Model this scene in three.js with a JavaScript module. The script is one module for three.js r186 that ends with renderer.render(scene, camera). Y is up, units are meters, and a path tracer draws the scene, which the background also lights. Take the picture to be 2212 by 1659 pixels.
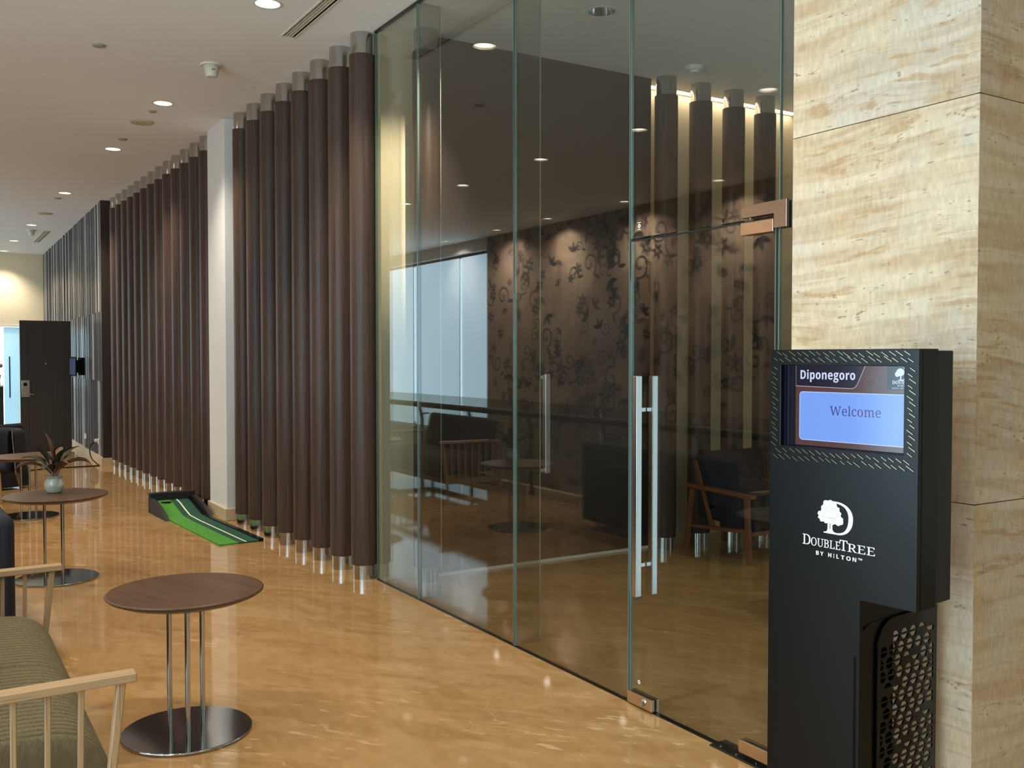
import * as THREE from 'three';
import { RoundedBoxGeometry } from 'three/addons/geometries/RoundedBoxGeometry.js';
import { TextGeometry } from 'three/addons/geometries/TextGeometry.js';
import { FontLoader } from 'three/addons/loaders/FontLoader.js';
import { mergeGeometries } from 'three/addons/utils/BufferGeometryUtils.js';
import { RectAreaLightUniformsLib } from 'three/addons/lights/RectAreaLightUniformsLib.js';

// ------------------------------------------------------------------ camera, sky, exposure, window light
const scene = new THREE.Scene();
const renderer = new THREE.WebGLRenderer({ antialias: true });
renderer.toneMapping = THREE.LinearToneMapping;
renderer.toneMappingExposure = 0.95;
renderer.shadowMap.enabled = true;
RectAreaLightUniformsLib.init();
const FOCAL = 2074, HORIZON = 58.5;
const camera = new THREE.PerspectiveCamera(2 * Math.atan(829.5 / FOCAL) * 180 / Math.PI, 2212 / 1659, 0.05, 80);
camera.rotation.order = 'YXZ';
camera.position.set(0, 1.55, 0);
camera.rotation.set(-Math.atan(HORIZON / FOCAL), -Math.atan(1281 / FOCAL), 0);
scene.background = new THREE.Color().setRGB(3.6, 5.4, 6.4);
const DAY = new THREE.Color().setRGB(0.56, 0.82, 1.0);
const DAY_LEVEL = 2.9;          // brightness of the daylit roller blinds
const WARM = new THREE.Color().setRGB(1.0, 0.92, 0.8);
const SPOT = 15.5;                // lounge downlights
const SPOT_ROOM = 1.0;            // unseen lamps of the glass room
const H = 3.78;                 // ceiling height

// ------------------------------------------------------------------ helpers
let seed = 7;
const rnd = () => { seed = (seed * 1664525 + 1013904223) >>> 0; return seed / 4294967296; };
const rr = (a, b) => a + (b - a) * rnd();
const used = {};
function numbered(n) { const k = used[n] = (used[n] ?? -1) + 1; return k ? `${n}_${String(k).padStart(3, '0')}` : n; }
function tag(o, label, category, group) { o.userData.label = label; o.userData.category = category; if (group) o.userData.group = group; return o; }
function thing(name, label, category, pos = [0, 0, 0], turn = 0, group) {
  const g = new THREE.Group(); g.name = numbered(name); g.position.set(...pos); g.rotation.y = turn; scene.add(g);
  return tag(g, label, category, group);
}
function part(parent, name, geo, mat, pos, rot, label) {
  const m = new THREE.Mesh(geo, mat); m.name = name;
  if (pos) m.position.set(...pos);
  if (rot) m.rotation.set(...rot);
  if (label) m.userData.label = label;
  parent.add(m); return m;
}
function struct(name, geo, mat, pos, rot) {
  const m = part(scene, name, geo, mat, pos, rot); m.userData.kind = 'structure'; return m;
}
function structGroup(name, pos = [0, 0, 0], turn = 0) {
  const g = new THREE.Group(); g.name = name; g.position.set(...pos); g.rotation.y = turn; g.userData.kind = 'structure'; scene.add(g); return g;
}
function dup(root, pos, turn, label) {
  const base = root.name.replace(/_\d{3}$/, '');
  const c = root.clone(); c.name = numbered(base); c.position.set(...pos); c.rotation.y = turn; c.userData = { ...root.userData, label }; scene.add(c); return c;
}
// box between two corners, uv in metres
function bx(x0, y0, z0, x1, y1, z1) {
  const w = x1 - x0, h = y1 - y0, d = z1 - z0, g = new THREE.BoxGeometry(w, h, d);
  g.translate((x0 + x1) / 2, (y0 + y1) / 2, (z0 + z1) / 2); return metreUV(g);
}
function metreUV(g) {
  const p = g.attributes.position, n = g.attributes.normal, uv = new Float32Array(p.count * 2);
  for (let i = 0; i < p.count; i++) {
    const ax = Math.abs(n.getX(i)), ay = Math.abs(n.getY(i)), az = Math.abs(n.getZ(i));
    let u, v;
    if (ay > ax && ay > az) { u = p.getX(i); v = -p.getZ(i); } else if (ax > az) { u = -p.getZ(i); v = p.getY(i); } else { u = p.getX(i); v = p.getY(i); }
    uv[2 * i] = u; uv[2 * i + 1] = v;
  }
  g.setAttribute('uv', new THREE.BufferAttribute(uv, 2)); return g;
}
const rbox = (w, h, d, r = 0.004, s = 2) => metreUV(new RoundedBoxGeometry(w, h, d, s, Math.min(r, w / 2.01, h / 2.01, d / 2.01)));
const cyl = (r0, r1, h, n = 24) => new THREE.CylinderGeometry(r0, r1, h, n);
const V = (x, y, z) => new THREE.Vector3(x, y, z);
function rod(a, b, r0, r1 = r0, n = 12) {      // tapered rod from a to b
  const d = b.clone().sub(a), g = new THREE.CylinderGeometry(r1, r0, d.length(), n);
  g.applyQuaternion(new THREE.Quaternion().setFromUnitVectors(V(0, 1, 0), d.clone().normalize()));
  g.translate((a.x + b.x) / 2, (a.y + b.y) / 2, (a.z + b.z) / 2); return g;
}
function bar(a, b, w, t, up = V(0, 1, 0)) {    // rectangular bar from a to b
  const d = b.clone().sub(a), L = d.length(), g = new RoundedBoxGeometry(w, L, t, 1, Math.min(w, t) * 0.18);
  const y = d.normalize(), z = V(0, 0, 1), x = new THREE.Vector3().crossVectors(y, Math.abs(y.z) > 0.9 ? V(1, 0, 0) : z).normalize();
  const zz = new THREE.Vector3().crossVectors(x, y);
  g.applyMatrix4(new THREE.Matrix4().makeBasis(x, y, zz)); g.translate((a.x + b.x) / 2, (a.y + b.y) / 2, (a.z + b.z) / 2); return metreUV(g);
}
const lathe = (pts, n = 48) => new THREE.LatheGeometry(pts.map(p => new THREE.Vector2(p[0], p[1])), n);
const merge = gs => mergeGeometries(gs.map(g => { const q = g.index ? g.toNonIndexed() : g; for (const k of Object.keys(q.attributes)) if (!['position', 'normal', 'uv'].includes(k)) q.deleteAttribute(k); return q; }));

// ------------------------------------------------------------------ noise and textures
function lattice(period, s) {
  const t = new Float32Array(period * period); let q = s >>> 0;
  for (let i = 0; i < t.length; i++) { q = (q * 1664525 + 1013904223) >>> 0; q ^= q >>> 13; t[i] = (q >>> 0) / 4294967296; }
  return t;
}
function vnoise(px, py, s) {                    // periodic value noise, x and y in 0..1
  const cache = vnoise.c ??= {}, key = `${px},${py},${s}`, n = Math.max(px, py);
  const t = cache[key] ??= lattice(n, s * 7919 + 13);
  return (x, y) => {
    x *= px; y *= py; let i = Math.floor(x), j = Math.floor(y), f = x - i, g = y - j;
    f = f * f * (3 - 2 * f); g = g * g * (3 - 2 * g); i = ((i % px) + px) % px; j = ((j % py) + py) % py;
    const i1 = (i + 1) % px, j1 = (j + 1) % py;
    return (t[j * n + i] * (1 - f) + t[j * n + i1] * f) * (1 - g) + (t[j1 * n + i] * (1 - f) + t[j1 * n + i1] * f) * g;
  };
}
function fbm(px, py, oct, s) {
  const ns = []; for (let k = 0; k < oct; k++) ns.push(vnoise(px << k, py << k, s + k));
  return (x, y) => { let v = 0, a = 0.5, t = 0; for (const n of ns) { v += a * n(x, y); t += a; a *= 0.5; } return v / t; };
}
function dataTex(w, h, fn, srgb = true, rep = [1, 1]) {
  const d = new Uint8Array(w * h * 4);
  for (let j = 0; j < h; j++) for (let i = 0; i < w; i++) {
    const c = fn(i / w, j / h), k = 4 * (j * w + i);
    d[k] = Math.max(0, Math.min(255, c[0])); d[k + 1] = Math.max(0, Math.min(255, c[1])); d[k + 2] = Math.max(0, Math.min(255, c[2])); d[k + 3] = 255;
  }
  const t = new THREE.DataTexture(d, w, h); t.wrapS = t.wrapT = THREE.RepeatWrapping; t.magFilter = THREE.LinearFilter; t.minFilter = THREE.LinearMipmapLinearFilter; t.generateMipmaps = true;
  if (srgb) t.colorSpace = THREE.SRGBColorSpace; t.repeat.set(...rep); t.needsUpdate = true; return t;
}
function canvasTex(w, h, draw) {
  const c = document.createElement('canvas'); c.width = w; c.height = h; draw(c.getContext('2d'), w, h);
  const t = new THREE.CanvasTexture(c); t.colorSpace = THREE.SRGBColorSpace; t.magFilter = THREE.LinearFilter; t.wrapS = t.wrapT = THREE.RepeatWrapping; return t;
}
const mix3 = (a, b, t) => [a[0] + (b[0] - a[0]) * t, a[1] + (b[1] - a[1]) * t, a[2] + (b[2] - a[2]) * t];
const sstep = (a, b, x) => { x = Math.max(0, Math.min(1, (x - a) / (b - a))); return x * x * (3 - 2 * x); };

// polished cream-gold marble, 4 m repeat
const marbleTex = (() => {
  const a = fbm(6, 6, 5, 3), b = fbm(16, 26, 4, 11), c = fbm(5, 10, 5, 21), d = fbm(60, 120, 3, 31), e = fbm(16, 34, 5, 41), w1 = fbm(4, 4, 4, 51), q = fbm(9, 9, 3, 61);
  return dataTex(1800, 1800, (x, y) => {
    const xx = x + 0.05 * (w1(x, y) - 0.5), yy = y + x + 0.12 * (w1(y, x) - 0.5);       // bedding runs on the slant
    let col = mix3([176, 138, 90], [192, 155, 106], a(x, y));
    col = mix3(col, [158, 119, 74], 0.35 * sstep(0.5, 0.7, b(xx, yy)));
    col = mix3(col, [204, 170, 122], 0.45 * sstep(0.55, 0.75, e(xx, yy)));
    const v = Math.abs(c(xx, yy) - 0.5);                                                  // hair-thin pale veins
    col = mix3(col, [226, 198, 156], 0.5 * sstep(0.005, 0.0, v) * sstep(0.5, 0.64, q(x, y)));
    const fl = sstep(0.70, 0.78, d(xx, yy)) * sstep(0.5, 0.62, q(y, x));                   // short pale flecks
    col = mix3(col, [230, 203, 160], 0.6 * fl);
    const g = (d(y, x) - 0.5) * 20;
    return [col[0] + g, col[1] + g, col[2] + g];
  }, true, [0.25, 0.25]);
})();
// travertine, 1.6 m repeat, bedding runs level
function travertine(s, tint) {
  const w = fbm(3, 4, 4, s), a = fbm(2, 34, 5, s + 5), b = fbm(4, 50, 4, s + 9), p = fbm(70, 200, 2, s + 13), l = fbm(3, 30, 4, s + 17), cl = fbm(5, 8, 4, s + 23), f = fbm(6, 110, 3, s + 29), h1 = fbm(14, 90, 4, s + 37);
  const col = dataTex(1400, 1400, (x, y) => {
    const yy = y + 0.06 * (w(x, y) - 0.5);
    let c = mix3([218, 187, 148], [236, 213, 180], sstep(0.3, 0.7, a(x, yy)));
    c = mix3(c, [186, 150, 108], 0.5 * sstep(0.52, 0.72, b(x, yy)) * sstep(0.38, 0.6, cl(x, y)));
    c = mix3(c, [220, 209, 196], 0.5 * sstep(0.5, 0.72, cl(y, x)));
    c = mix3(c, [196, 152, 106], 0.55 * sstep(0.6, 0.74, h1(x, yy)) * sstep(0.4, 0.58, cl(x, yy)));
    c = mix3(c, [198, 166, 130], 0.35 * sstep(0.55, 0.72, f(x, yy)));
    const v = Math.abs(l(x, yy) - 0.5);
    c = mix3(c, [160, 120, 84], 0.5 * sstep(0.007, 0.0, v) * sstep(0.42, 0.62, cl(x, yy)));
    c = mix3(c, [150, 114, 84], 0.6 * sstep(0.76, 0.82, p(x, yy)) * sstep(0.55, 0.65, a(x, yy)));
    const g = (p(y, x) - 0.5) * 26;
    return [(c[0] + g) * tint[0], (c[1] + g) * tint[1], (c[2] + g) * tint[2]];
  }, true, [1 / 1.6, 1 / 1.6]);
  return col;
}
// dark stained veneer, grain runs up
function woodTex(dark, light, s, rep) {
  const a = fbm(20, 2, 4, s), b = fbm(90, 3, 3, s + 4), c = fbm(3, 1, 3, s + 8);
  return dataTex(512, 512, (x, y) => {
    const xx = x + 0.02 * (c(x, y) - 0.5);
    let col = mix3(dark, light, 0.55 * a(xx, y) + 0.45 * b(xx, y));
    const k = 1 - 0.22 * sstep(0.62, 0.7, b(xx, y)); return [col[0] * k, col[1] * k, col[2] * k];
  }, true, rep);
}
// printed floral wallpaper (flat print), 7.6 m by 3.8 m
const batikTex = canvasTex(2048, 1024, (g, w, h) => {
  g.fillStyle = '#a89078'; g.fillRect(0, 0, w, h);
  for (let i = 0; i < 240; i++) {
    const c = ['#c2ac8c', '#8f7466', '#7c5f55', '#cdb792', '#96705f', '#a5917c'][Math.floor(rnd() * 6)];
    g.globalAlpha = 0.25; g.fillStyle = c; g.beginPath(); g.ellipse(rnd() * w, rnd() * h, rr(30, 150), rr(40, 190), rnd() * 6, 0, 7); g.fill();
  }
  const leaf = (x, y, a, s) => { g.save(); g.translate(x, y); g.rotate(a); g.beginPath(); g.moveTo(0, 0); g.quadraticCurveTo(s * 0.5, -s * 0.5, s * 1.3, 0); g.quadraticCurveTo(s * 0.5, s * 0.5, 0, 0); g.fill(); g.restore(); };
  const inks = ['#211a1d', '#2a2124', '#1d181b', '#3a2b29'];
  const wrap = f => { for (const q of [0, w]) { g.save(); g.translate(-q, 0); f(); g.restore(); } };
  for (let i = 0; i < 330; i++) {
    const x = rnd() * w, y = rnd() * h, s = rr(22, 44), t = rnd(), al = rr(0.55, 0.95), ink = inks[Math.floor(rnd() * 4)], a = rnd() * 6;
    wrap(() => {
      g.globalAlpha = al; g.fillStyle = g.strokeStyle = ink;
      if (t < 0.38) { for (let k = 0; k < 6; k++) leaf(x, y, k * 1.047 + a, s * 0.75); g.fillStyle = '#b09878'; g.beginPath(); g.arc(x, y, s * 0.2, 0, 7); g.fill(); }
      else if (t < 0.7) for (const q of [-0.95, 0, 0.95]) leaf(x, y, a + q, s * 1.0);
      else { g.lineWidth = s * 0.22; g.lineCap = 'round'; g.beginPath(); for (let k = 0; k < 40; k++) { const q = k / 40 * 7.5, r = s * (1.25 - q * 0.14); const px = x + r * Math.cos(q + a), py = y + r * Math.sin(q + a); k ? g.lineTo(px, py) : g.moveTo(px, py); } g.stroke(); leaf(x + s * 1.3 * Math.cos(a), y + s * 1.3 * Math.sin(a), a + 0.6, s * 0.9); }
    });
  }
  g.globalAlpha = 1;
});
batikTex.repeat.set(1 / 7.6, 1 / 3.8);

// ------------------------------------------------------------------ materials
const M = {};
const std = (hex, rough = 0.6, o = {}) => new THREE.MeshStandardMaterial({ color: hex, roughness: rough, ...o });
const phy = (hex, rough = 0.6, o = {}) => new THREE.MeshPhysicalMaterial({ color: hex, roughness: rough, ...o });
M.marble = phy('#f0e8df', 0.05, { map: marbleTex, ior: 1.5 });
M.marbleEdge = phy(0xffffff, 0.25, { map: marbleTex });
M.ceiling = std('#ebe8e3', 0.9);
M.plaster = std('#d8cdb9', 0.85);
M.whitePaint = std('#dcd9d2', 0.75);
M.beige = std('#e0cfae', 0.85);
M.stone = phy('#f0ece8', 0.42, { map: travertine(100, [1, 1, 1]) });
M.stone2 = phy('#f0ece8', 0.42, { map: travertine(300, [0.98, 0.98, 0.98]) });
M.baseStone = phy('#cdb797', 0.35);
const finWood = woodTex([65, 48, 39], [90, 69, 57], 200, [1, 1]);
M.fin = phy(0xffffff, 0.42, { map: finWood, specularIntensity: 0.5 });
M.panelWood = phy(0xffffff, 0.45, { map: woodTex([40, 29, 24], [74, 56, 46], 230, [1.2, 0.6]) });
M.tableWood = phy(0xffffff, 0.38, { specularIntensity: 0.6, map: woodTex([76, 52, 34], [100, 71, 48], 260, [1.2, 1.2]) });
const oakTex = woodTex([150, 117, 82], [186, 152, 112], 280, [3, 1]), oakAcross = oakTex.clone(); oakAcross.rotation = Math.PI / 2; oakAcross.needsUpdate = true;
M.oakRail = phy(0xffffff, 0.5, { map: oakAcross });
M.oak = phy(0xffffff, 0.5, { map: oakTex });
M.teak = phy(0xffffff, 0.5, { map: woodTex([118, 66, 34], [150, 92, 52], 290, [3, 1]) });
M.slat = phy(0xffffff, 0.3, { map: woodTex([70, 68, 70], [112, 108, 108], 310, [4, 0.4]) });
M.slatPale = phy('#b4b6b6', 0.3);
M.darkDoor = phy(0xffffff, 0.5, { map: woodTex([50, 45, 42], [64, 58, 54], 330, [2, 0.5]) });
M.steel = std('#c6c4c0', 0.24, { metalness: 1 });
M.brushed = phy('#bdbbb7', 0.17, { metalness: 1 });
M.mirrorSteel = std('#b3b3b4', 0.1, { metalness: 1 });
M.darkSteel = std('#4a4a48', 0.35, { metalness: 1 });
M.patch = std('#cbb9a6', 0.22, { metalness: 1 });
M.patchGrey = std('#a39a92', 0.22, { metalness: 1 });
M.black = phy('#070605', 0.27, { specularIntensity: 0.5 });
M.blackMatt = std('#121111', 0.6);
M.charcoal = phy('#2a2a29', 0.5, { specularIntensity: 0.6 });
M.glass = phy('#e8e9e5', 0.0, { transmission: 1, thickness: 0, ior: 1.52 });
M.glassEdge = phy('#62766d', 0.2);
M.glassEdgeHighlight = phy('#a9b3a6', 0.15);  // rib edges: paler colour stands in for their bright highlight
M.seal = std('#15130f', 0.6);
M.rubber = std('#0d0d0d', 0.8);
M.speaker = std('#c0b190', 0.7);
M.sprinkler = std('#a99f90', 0.6);  // darkened to carry the shade on the undersides of the covers
M.plastic = std('#d8d0ba', 0.55);
M.whitePlastic = std('#e8e6e0', 0.5);
M.navy = std('#17171f', 0.85);
M.navyLight = std('#20222c', 0.8);
M.piping = std('#6a6356', 0.8);
M.darkCloth = std('#342d2a', 0.9);
const weave = (c, n) => { const f = fbm(80, 80, 2, n); return dataTex(256, 256, (x, y) => { const k = 0.85 + 0.3 * f(x, y); return [c[0] * k, c[1] * k, c[2] * k]; }, true, [4, 4]); };
M.ribCloth = std(0xffffff, 0.95, { map: weave([106, 93, 66], 500) });
M.ribClothDark = std(0xffffff, 0.95, { map: weave([62, 54, 45], 520) });
M.ink = std('#efe6dd', 0.5);
M.porcelain = phy('#b9bcae', 0.25, { clearcoat: 0.4 });
M.soil = std('#2c2018', 0.95);
M.leaf = phy('#33311f', 0.5); M.leafPink = phy('#9a6a5c', 0.55); M.leafTip = phy('#6d4b36', 0.5);
M.turf = std(0xffffff, 0.95, { map: (() => { const n = fbm(60, 60, 3, 400); return dataTex(256, 256, (x, y) => { const k = 0.75 + 0.5 * n(x, y); return [72 * k, 138 * k, 42 * k]; }, true, [3, 3]); })() });
M.turfDark = std(0xffffff, 0.95, { map: (() => { const n = fbm(60, 60, 3, 420); return dataTex(256, 256, (x, y) => { const k = 0.75 + 0.5 * n(x, y); return [26 * k, 74 * k, 54 * k]; }, true, [3, 3]); })() });
M.turfLine = std('#e6ecc2', 0.9);
M.lens = std('#fff4e2', 0.6, { emissive: new THREE.Color().setRGB(1, 0.9, 0.76), emissiveIntensity: 10 });
M.blind = phy('#b9bdbf', 1.0, { transmission: 0.3, thickness: 0 });
M.batik = std(0xffffff, 0.8, { map: batikTex });
M.lowerFloor = std('#77716a', 0.6);
M.frosted = phy('#d3e0e4', 1.0, { transmission: 0.5, thickness: 0 });

// ------------------------------------------------------------------ downlight places
const lampSpots = [];   // [x, z, label, intensity scale, group]
const rowA = [[1.92, -3.2], [1.907, -6.026], [1.86, -8.853], [1.806, -11.075], [1.725, -14.377], [1.655, -18.141], [1.587, -20.769], [1.561, -22.85]];
const rowB = [[-0.68, -1.0], [-0.68, -2.6], [-0.68, -4.15], [-0.68, -5.76], [-0.66, -7.43], [-0.62, -9.12], [-0.66, -11.02], [-0.69, -12.79], [-0.7, -14.6], [-0.7, -16.5]];
const rowC = [[-3.25, -7.2], [-3.25, -9.02], [-3.27, -10.95], [-3.27, -12.94], [-3.29, -14.58], [-3.29, -16.5]];
const ord = ['first', 'second', 'third', 'fourth', 'fifth', 'sixth', 'seventh', 'eighth', 'ninth', 'tenth', 'eleventh', 'twelfth', 'thirteenth'];

// ------------------------------------------------------------------ floor and ceiling
function slab(outline, holes, y0, y1) {         // horizontal slab from an outline in x,z with holes
  const s = new THREE.Shape(outline.map(p => new THREE.Vector2(p[0], -p[1])));
  for (const hole of holes) s.holes.push(hole);
  const g = new THREE.ExtrudeGeometry(s, { depth: y1 - y0, bevelEnabled: false, curveSegments: 20 });
  g.rotateX(-Math.PI / 2); g.translate(0, y0, 0); g.computeVertexNormals(); return metreUV(g);
}
const rectHole = (x0, z0, x1, z1) => { const p = new THREE.Path(); p.moveTo(x0, -z0); p.lineTo(x0, -z1); p.lineTo(x1, -z1); p.lineTo(x1, -z0); p.closePath(); return p; };
const roundHole = (x, z, r) => { const p = new THREE.Path(); p.absarc(x, -z, r, 0, Math.PI * 2, true); return p; };
struct('floor', slab([[-0.62, -23.4], [7.1, -23.4], [7.1, 3.2], [-3.9, 3.2], [-3.9, -5.0], [-0.62, -5.0]], [], -0.3, 0), M.marble);
struct('floor_lower', bx(-3.9, -3.9, -23.4, -0.62, -3.7, -5.0), M.lowerFloor);
struct('wall_void', merge([bx(-0.62, -3.7, -23.4, -0.6, -0.3, -5.0), bx(-3.9, -3.7, -5.0, -0.6, -0.3, -4.98)]), M.plaster);
const SLOT1 = [2.182, -6.56, 2.262, -4.1], SLOT2 = [1.93, -20.8, 2.02, -18.9];
const COVE2 = [5.03, -6.25, 6.9, -6.17];
const bigRecess = [[3.787, -5.03], [5.3, -3.3]];
const ceilingHoles = [...[...rowA, ...rowB, ...rowC, [3.1, 1.5], [4.4, -2.85], [6.2, -3.0]].map(p => roundHole(p[0], p[1], 0.078)), ...bigRecess.map(p => roundHole(p[0], p[1], 0.088)), rectHole(...SLOT1), rectHole(...SLOT2), rectHole(...COVE2)];
struct('ceiling', slab([[-3.9, -23.4], [7.1, -23.4], [7.1, 3.2], [-3.9, 3.2]], ceilingHoles, H, H + 0.06), M.ceiling);
struct('ceiling_deck', bx(-3.9, H + 0.24, -23.4, 7.1, H + 0.3, 3.2), M.blackMatt);

// ------------------------------------------------------------------ walls
struct('wall_far', merge([bx(-3.9, -3.7, -23.6, 1.16, H, -23.3), bx(1.16, 2.2, -23.6, 2.4, H, -23.3), bx(1.92, 0, -23.6, 2.4, 2.2, -23.3)]), M.beige);
struct('wall_back', bx(-3.9, 0, 3.0, 7.1, H, 3.2), M.plaster);
struct('wall_right', merge([bx(6.95, 0, -23.4, 7.1, H, -3.4), bx(6.95, 0, -2.85, 7.1, H, 3.0), bx(6.95, 0, -3.4, 7.1, 0.1, -2.85), bx(6.95, 3.0, -3.4, 7.1, H, -2.85)]), M.plaster);
struct('wall_left', bx(-3.86, -3.7, -15.55, -3.66, H, -4.4), M.batik);
struct('wall_left_end', merge([bx(-3.86, 0, 2.0, -3.66, H, 3.0), bx(-3.86, 3.56, -4.4, -3.66, H, 2.0), bx(-3.86, 0, -4.4, -3.66, 0.1, 2.0)]), M.plaster);
struct('wall_left_window', merge([bx(-3.86, 3.56, -23.3, -3.66, H, -15.55), bx(-3.86, -3.7, -23.3, -3.66, 0.08, -15.55)]), M.whitePaint);
struct('wall_fins', bx(2.76, 0, -14.76, 2.95, H, -6.165), M.plaster);
const roomWall = structGroup('wall_room', [0, 0, 0]);
part(roomWall, 'plaster_panel', merge([bx(2.712, 0, -6.16, 5.02, H, -6.1), bx(5.0, 0, -6.36, 6.95, H, -6.26), bx(5.0, 0, -6.26, 5.03, H, -6.1)]), M.beige);
part(roomWall, 'timber_panel', bx(3.07, 0.02, -6.1, 5.03, H, -6.02), M.panelWood);
part(roomWall, 'baseboard', bx(3.07, 0.0, -6.1, 5.03, 0.02, -6.012), M.whitePaint);
for (const y of [1.58, 1.80, 2.10, 2.31]) for (const x of [5.28, 5.655, 6.025]) {
  part(roomWall, 'square_inlay', bx(x + 0.02, y, -6.26, x + 0.065, y + 0.045, -6.257), M.tableWood);
  part(roomWall, 'square_inlay', bx(x - 0.03, y, -6.26, x + 0.015, y + 0.045, -6.257), M.whitePaint);
}
struct('wall_room_unseen', merge([bx(3.09, 0, -2.23, 3.25, H, -2.05), bx(3.8, 0, -2.23, 6.95, H, -2.05), bx(3.25, 0, -2.23, 3.8, 0.1, -2.05), bx(3.25, 2.9, -2.23, 3.8, H, -2.05)]), M.plaster);  // assumed wall, out of view, closing the glass room

// ------------------------------------------------------------------ windows with roller blinds
function blindWindow(n, z0, z1, y0, y1, widths, label, group, level = DAY_LEVEL) {
  const w = structGroup(`window_${n}`);
  part(w, 'window_frame', merge([bx(-3.84, y0 - 0.02, z0, -3.76, y0 + 0.05, z1), bx(-3.84, y1 - 0.05, z0, -3.76, y1 + 0.02, z1)]), M.charcoal);
  let z = z1;
  widths.forEach((d, i) => {
    const za = Math.max(z - d, z0), zb = z - 0.035;
    part(w, 'window_post', bx(-3.83, y0, za - 0.02, -3.79, y1, za + 0.02), M.charcoal);
    const b = tag(part(scene, numbered('window_blind'), bx(-3.705, y0 + 0.02, za + 0.035, -3.695, y1 - 0.06, zb), M.blind), `${ord[i]} ${label}`, 'blind', group);
    const L = new THREE.RectAreaLight(DAY, level, zb - za - 0.035, y1 - y0 - 0.08);
    L.position.set(-3.685, (y0 + y1) / 2 - 0.02, (za + 0.035 + zb) / 2); L.rotation.y = -Math.PI / 2; scene.add(L);
    L.lookAt(10, L.position.y, L.position.z); L.rotation.set(0, -Math.PI / 2, 0);
    z = za;
  });
}
blindWindow(1, -23.2, -15.55, 0.09, 3.55, [1.08, 2.07, 2.07, 2.07, 0.4], 'daylit roller blind counted from the floral wall', 'roller blinds beyond the floral wall');
blindWindow(2, -4.4, 2.0, 0.1, 3.55, [2.1, 2.1, 2.1], 'unseen daylit roller blind opposite the kiosk, counted from the back wall', 'unseen roller blinds opposite the kiosk', 7.5);  // out of view, placed to cast cool light on kiosk, column and ceiling

// two unseen narrow windows, placed for cool highlights on door handles and fin caps
function unseenWindow(n, pos, turn, w, h, level, label) {       // local: pane in x-y, room toward +z
  const g = structGroup(`window_${n}`, pos, turn);
  part(g, 'window_frame', merge([bx(-w / 2, 0, -0.02, -w / 2 + 0.03, h, 0.0), bx(w / 2 - 0.03, 0, -0.02, w / 2, h, 0.0), bx(-w / 2, 0, -0.02, w / 2, 0.03, 0), bx(-w / 2, h - 0.03, -0.02, w / 2, h, 0)]), M.charcoal);
  const b = thing('window_blind', label, 'blind', pos, turn); part(b, 'unseen_blind_cloth', bx(-w / 2 + 0.03, 0.03, -0.015, w / 2 - 0.03, h - 0.03, -0.005), M.blind);
  const L = new THREE.RectAreaLight(DAY, level, w - 0.06, h - 0.06); L.position.set(pos[0] + 0.004 * Math.sin(turn), pos[1] + h / 2, pos[2] + 0.004 * Math.cos(turn)); L.rotation.y = turn + Math.PI; scene.add(L);
}
unseenWindow(3, [3.525, 0.1, -2.2], Math.PI, 0.55, 2.8, 2.2, 'unseen narrow bright blind behind the stone column, placed to light the door handles');
unseenWindow(4, [6.92, 0.1, -3.125], -Math.PI / 2, 0.55, 2.9, 4, 'unseen narrow bright blind in the end wall of the glass room, placed to light the fin caps');

// ------------------------------------------------------------------ travertine column at right
{
  const X0 = 2.47, X1 = 3.09, Z0 = -2.23, Z1 = -1.573, g = 0.003;
  const c = thing('stone_column', 'square column clad in honey beige travertine slabs, behind the black kiosk', 'column');
  part(c, 'core', bx(X0 + 0.012, 0, Z0 + 0.012, X1 - 0.012, H, Z1 - 0.012), M.baseStone);
  for (const [y0, y1, m] of [[0.0, 1.14, M.stone], [1.143, 2.268, M.stone], [2.271, 3.4, M.stone2], [3.403, H - 0.003, M.stone]]) {
    const a = bx(X0, y0, Z0, X0 + 0.02, y1, Z1 - 0.001); part(c, 'slab', a, m);
    const uv = y0 > 2 ? 0.7 : 0.2;
    const b = bx(X0 + 0.0005, y0, Z1 - 0.02, X1, y1, Z1); b.attributes.uv.array.forEach((v, i, t) => { t[i] = v + uv; });
    part(c, 'slab', b, m === M.stone ? M.stone2 : M.stone);
    part(c, 'slab', bx(X0 + 0.021, y0, Z0, X1, y1, Z0 + 0.02), m);
  }
}
// ------------------------------------------------------------------ white column among the fins
{
  const c = thing('plaster_column', 'white painted square column with stone base, standing in the row of timber fins', 'column');
  part(c, 'shaft', bx(2.462, 0.11, -9.73, 2.755, H, -9.115), M.whitePaint);
  part(c, 'stone_base', rbox(0.315, 0.115, 0.66, 0.006).translate(2.598, 0.0575, -9.425), M.baseStone);
}

// ------------------------------------------------------------------ timber fins
const FR = 0.0935, CR = 0.083;
const sleeveGeo = lathe([[0, 0.1], [FR - 0.004, 0.1], [FR, 0.104], [FR, H - 0.104 - 0.046], [FR - 0.004, H - 0.15], [0, H - 0.15]], 48);
{ const uv = sleeveGeo.attributes.uv; for (let i = 0; i < uv.count; i++) uv.setXY(i, uv.getX(i) * 1.2, sleeveGeo.attributes.position.getY(i) * 0.6); }
const capLow = cyl(CR, CR, 0.1, 40).translate(0, 0.05, 0), capTop = cyl(CR, CR, 0.15, 40).translate(0, H - 0.075, 0);
let fin0;
function fin(x, z, turn, label, group) {
  if (!fin0) {
    fin0 = thing('timber_fin', label, 'fin', [x, 0, z], turn, group);
    part(fin0, 'timber_sleeve', sleeveGeo, M.fin); part(fin0, 'steel_cap', capLow, M.brushed, null, null, 'brushed steel end cap'); part(fin0, 'steel_cap', capTop, M.brushed, null, null, 'brushed steel end cap');
    return fin0;
  }
  const f = dup(fin0, [x, 0, z], turn, label); f.userData.group = group; return f;
}
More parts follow.
